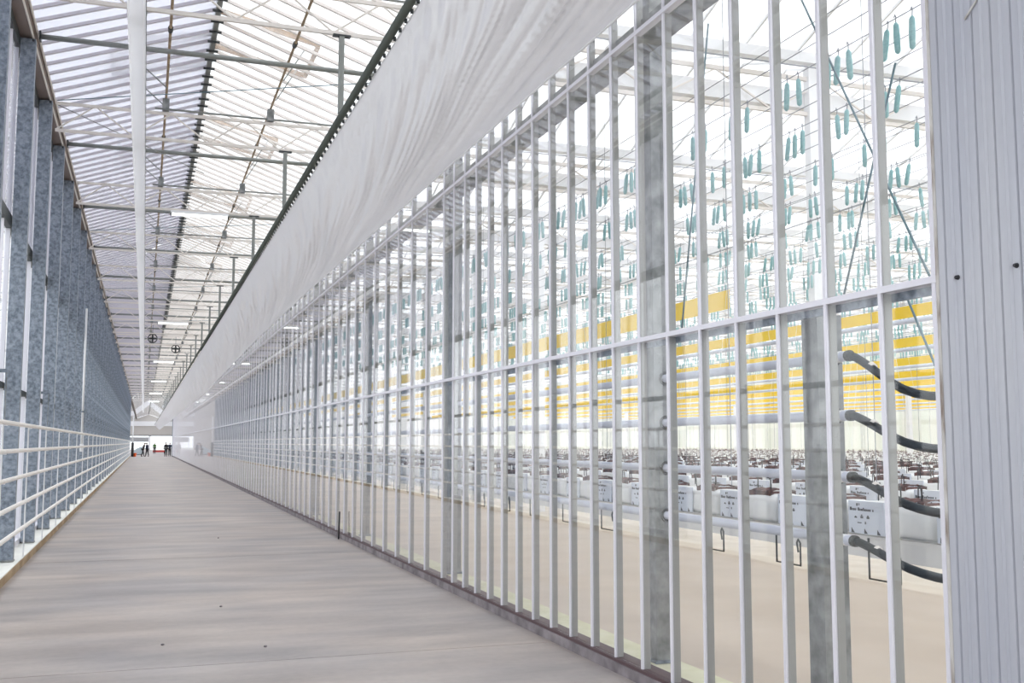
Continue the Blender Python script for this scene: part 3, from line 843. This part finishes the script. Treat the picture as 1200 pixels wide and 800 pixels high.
# people ----------------------------------------------------------
def skin_mesh(name, pts, edges, rad, m, parent, sub=2):
    base = Vector(BASE[parent.name])
    me = bpy.data.meshes.new(name); me.from_pydata([tuple((Vector(p)-base)*K) for p in pts], edges, []); me.update()
    o = bpy.data.objects.new(name, me); COL.objects.link(o); o.parent = parent
    md = o.modifiers.new('skin', 'SKIN')
    for i, r in enumerate(rad): me.skin_vertices[0].data[i].radius = (r[0]*K, r[1]*K) if isinstance(r, tuple) else (r*K, r*K)
    me.skin_vertices[0].data[0].use_root = True
    s = o.modifiers.new('sub', 'SUBSURF'); s.levels = sub; s.render_levels = sub
    me.materials.append(m); BASE[o.name] = tuple(base); return o
def person(x, y, h, face, lean, step, top, legs, lab, walk=.12):
    """standing or leaning figure h tall; face = heading in radians (0 looks to +y)"""
    t = empty('person', (x, y, 0), lab, 'person')
    s = h/1.75
    cf, sf_ = math.cos(face), math.sin(face)
    def Q(px, py, pz):   # local: px right, py forward
        return (x + s*(px*cf - py*sf_), y + s*(px*sf_ + py*cf), s*pz)
    ln = lean
    def T(px, py, pz):   # torso points lean forward about the hip
        dz = pz-.95; return Q(px, py + dz*math.sin(ln), .95 + dz*math.cos(ln))
    hipL, hipR = (-.09, 0, .92), (.09, 0, .92)
    body = [T(0,0,.95), T(0,.01,1.12), T(0,0,1.32), T(0,-.01,1.44), T(0,.0,1.52), T(0,.02,1.60), T(0,.02,1.70),
            T(-.19,0,1.41), T(.19,0,1.41), T(-.24,.02,1.13), T(.24,.02,1.13), T(-.23,.12,.88), T(.23,.12,.88), T(-.22,.15,.79), T(.22,.15,.79),
            Q(*hipL), Q(*hipR), Q(-.10,walk*.5+.02,.50), Q(.10,-walk*.4+.02,.50), Q(-.10,walk,.09), Q(.10,-walk,.09), Q(-.11,walk+.14,.04), Q(.11,-walk+.14,.04)]
    ed = [(0,1),(1,2),(2,3),(3,4),(4,5),(5,6),(3,7),(3,8),(7,9),(8,10),(9,11),(10,12),(11,13),(12,14),(0,15),(0,16),(15,17),(16,18),(17,19),(18,20),(19,21),(20,22)]
    R = [(.14,.10),(.13,.10),(.15,.11),(.09,.08),.055,.085,.075,.06,.06,.045,.045,.035,.035,.035,.035,.085,.085,.06,.06,.045,.045,.035,.035]
    R = [tuple(a*s for a in r) if isinstance(r, tuple) else r*s for r in R]
    skin_mesh('body', body, ed, R, M['skin'], t)
    jk = [body[i] for i in (0,1,2,3,7,8,9,10,11,12)]
    je = [(0,1),(1,2),(2,3),(3,4),(3,5),(4,6),(5,7),(6,8),(7,9)]
    jr = [(.17,.13),(.16,.125),(.18,.135),(.11,.10),.085,.085,.065,.065,.052,.052]
    skin_mesh('jacket', jk, je, [tuple(a*s for a in r) if isinstance(r, tuple) else r*s for r in jr], top, t)
    tk = [body[i] for i in (0,15,16,17,18,19,20)]
    skin_mesh('trousers', tk, [(0,1),(0,2),(1,3),(2,4),(3,5),(4,6)], [(.16*s,.125*s),.105*s,.105*s,.08*s,.08*s,.066*s,.066*s], legs, t)
    sh = MB()
    for i, j in ((19,21),(20,22)):
        a, c = Vector(body[i]), Vector(body[j]); a.z = c.z = .045*s
        sh.tube([a+(a-c)*.25, a, c, c+(c-a)*.2], [.03*s,.055*s,.05*s,.02*s], 8)
    sh.build('shoe', M['black'], t, True)
    hd = Vector(T(0,.0,1.68)); MB().ball(hd, .105*s, .95, 1.05, 1.0).build('hair', M['hair'], t, True)
    fc = Vector(T(0,.075,1.64)); MB().ball(fc, .075*s, .9, .7, 1.25).ball(Vector(T(0,.135,1.635)), .016*s).build('face', M['skin'], t, True)
    return t
H = 2.15
person(3.28, 171.6, H, .3, .02, 0, M['cloth'], M['cloth'], 'person in dark clothes standing left of a second person at the right end', .05)
person(3.85, 172.6, H*.98, -.2, .0, 0, M['navy'], M['cloth'], 'person in dark blue standing close behind another at the right end', .05)
person(-.10, 170.5, H*.98, -1.2, .32, 0, M['cloth'], M['cloth'], 'person in black leaning over the pale wrapped trolley', .2)
person(.55, 171.5, H*.97, 1.0, .15, 0, M['navy'], M['cloth'], 'person in dark blue standing behind the leaning person', .15)
person(2.0, 215., H*.98, .2, .1, 0, M['hivis'], M['cloth'], 'person in green workwear beside the red barrier far away', .08)

# things at the far end
t = empty('wrapped_trolley', (-1.0, 171.5, 0), 'pale blue wrapped load on a low trolley by the left pipes', 'trolley')
MB().prism([(-1.7,.35),(-.2,.35),(-.2,1.55),(-.8,1.3),(-1.7,.75)], 170.9, 172.6).build('load', M['wrap'], t)
MB().box(-1.75, -.15, 170.85, 172.65, .22, .35).build('deck', M['galv2'], t)
for xx in (-1.6, -.3):
    for yy in (171.1, 172.4): MB().tube([(xx-.05, yy, .11), (xx+.05, yy, .11)], .11, 12).build('wheel', M['black'], t)
t = empty('orange_bucket', (-1.25, 169.6, 0), 'round orange bucket on the floor beside the black bollard', 'bucket')
MB().tube([(-1.25,169.6,0),(-1.25,169.6,.05),(-1.25,169.6,.52),(-1.25,169.6,.55)], [.2,.22,.29,.30], 14).build('pail', M['orange'], t)
MB().tube([(-1.25+.29*math.cos(a), 169.6, .5-.22*math.sin(a)) for a in [math.pi*i/8 for i in range(9)]], .012, 6).build('handle', M['dark'], t)
t = empty('bollard', (-1.58, 169.2, 0), 'black bollard with a tall white pole at the end of the left pipes', 'bollard')
MB().tube([(-1.58,169.2,0),(-1.58,169.2,2.05),(-1.58,169.2,2.15)], [.2,.2,.12], 12).build('base', M['black'], t, True)
MB().tube([(-1.58,169.2,2.1),(-1.58,169.2,5.9)], .09, 8).ball((-1.58,169.2,5.95), .14).build('pole', M['white'], t, True)
t = empty('red_barrier', (2.4, 216, 0), 'low red barrier standing in the hall beyond the corridor', 'barrier')
MB().box(1.7, 4.0, 216, 216.15, .25, .62).build('beam', M['red'], t)
for xx in (1.9, 3.8): MB().box(xx-.06, xx+.06, 215.8, 216.4, 0, .26).build('foot', M['dark'], t)

# pebbles on the floor
for i, (x, y, lab) in enumerate(((1.62, 24.3, 'tiny dark stone on the floor in the middle distance'), (.25, 11.75, 'tiny dark stone on the floor near the near left joint'),
        (1.25, 11.3, 'tiny dark stone on the floor just before the nearest joint'), (1.0, 14.2, 'tiny dark stone lying alone on the floor right of middle'))):
    o = MB().ball((x, y, .010), .015, 1.3, 1, .7, 7, 5).build('stone', M['curb'], None, True, (x, y, 0)); tag(o, lab, 'stone', 'small stones on the floor')

# ------------------------------------------------------------------ world, camera
w = bpy.data.worlds.new('overcast_sky'); SC.world = w; w.use_nodes = True
bg = w.node_tree.nodes['Background']; bg.inputs[0].default_value = (.91, .955, 1.0, 1); bg.inputs[1].default_value = 1.55
cam = bpy.data.cameras.new('camera'); co = bpy.data.objects.new('camera', cam); COL.objects.link(co)
F = 1230.
pit = math.atan2(118.5, F); yaw = math.atan2(431.5, math.hypot(118.5, F))
fw = Vector((math.sin(yaw)*math.cos(pit), math.cos(yaw)*math.cos(pit), math.sin(pit)))
rt = Vector((math.cos(yaw), -math.sin(yaw), 0)); up = rt.cross(fw)
mw = Matrix((rt, up, -fw)).transposed().to_4x4(); mw.translation = Vector((0, 0, HC))*K
co.matrix_world = mw
cam.sensor_width = 36; cam.lens = 36*F/1200; cam.clip_end = 2000; cam.clip_start = .05
SC.camera = co
SC.view_settings.view_transform = 'Standard'; SC.view_settings.look = 'None'
SC.view_settings.gamma = 1; SC.view_settings.use_curve_mapping = False; SC.view_settings.exposure = .55
cy = SC.cycles
cy.use_denoising = True; cy.max_bounces = 10; cy.diffuse_bounces = 4; cy.glossy_bounces = 5; cy.transmission_bounces = 8
cy.transparent_max_bounces = 40; cy.sample_clamp_indirect = 8
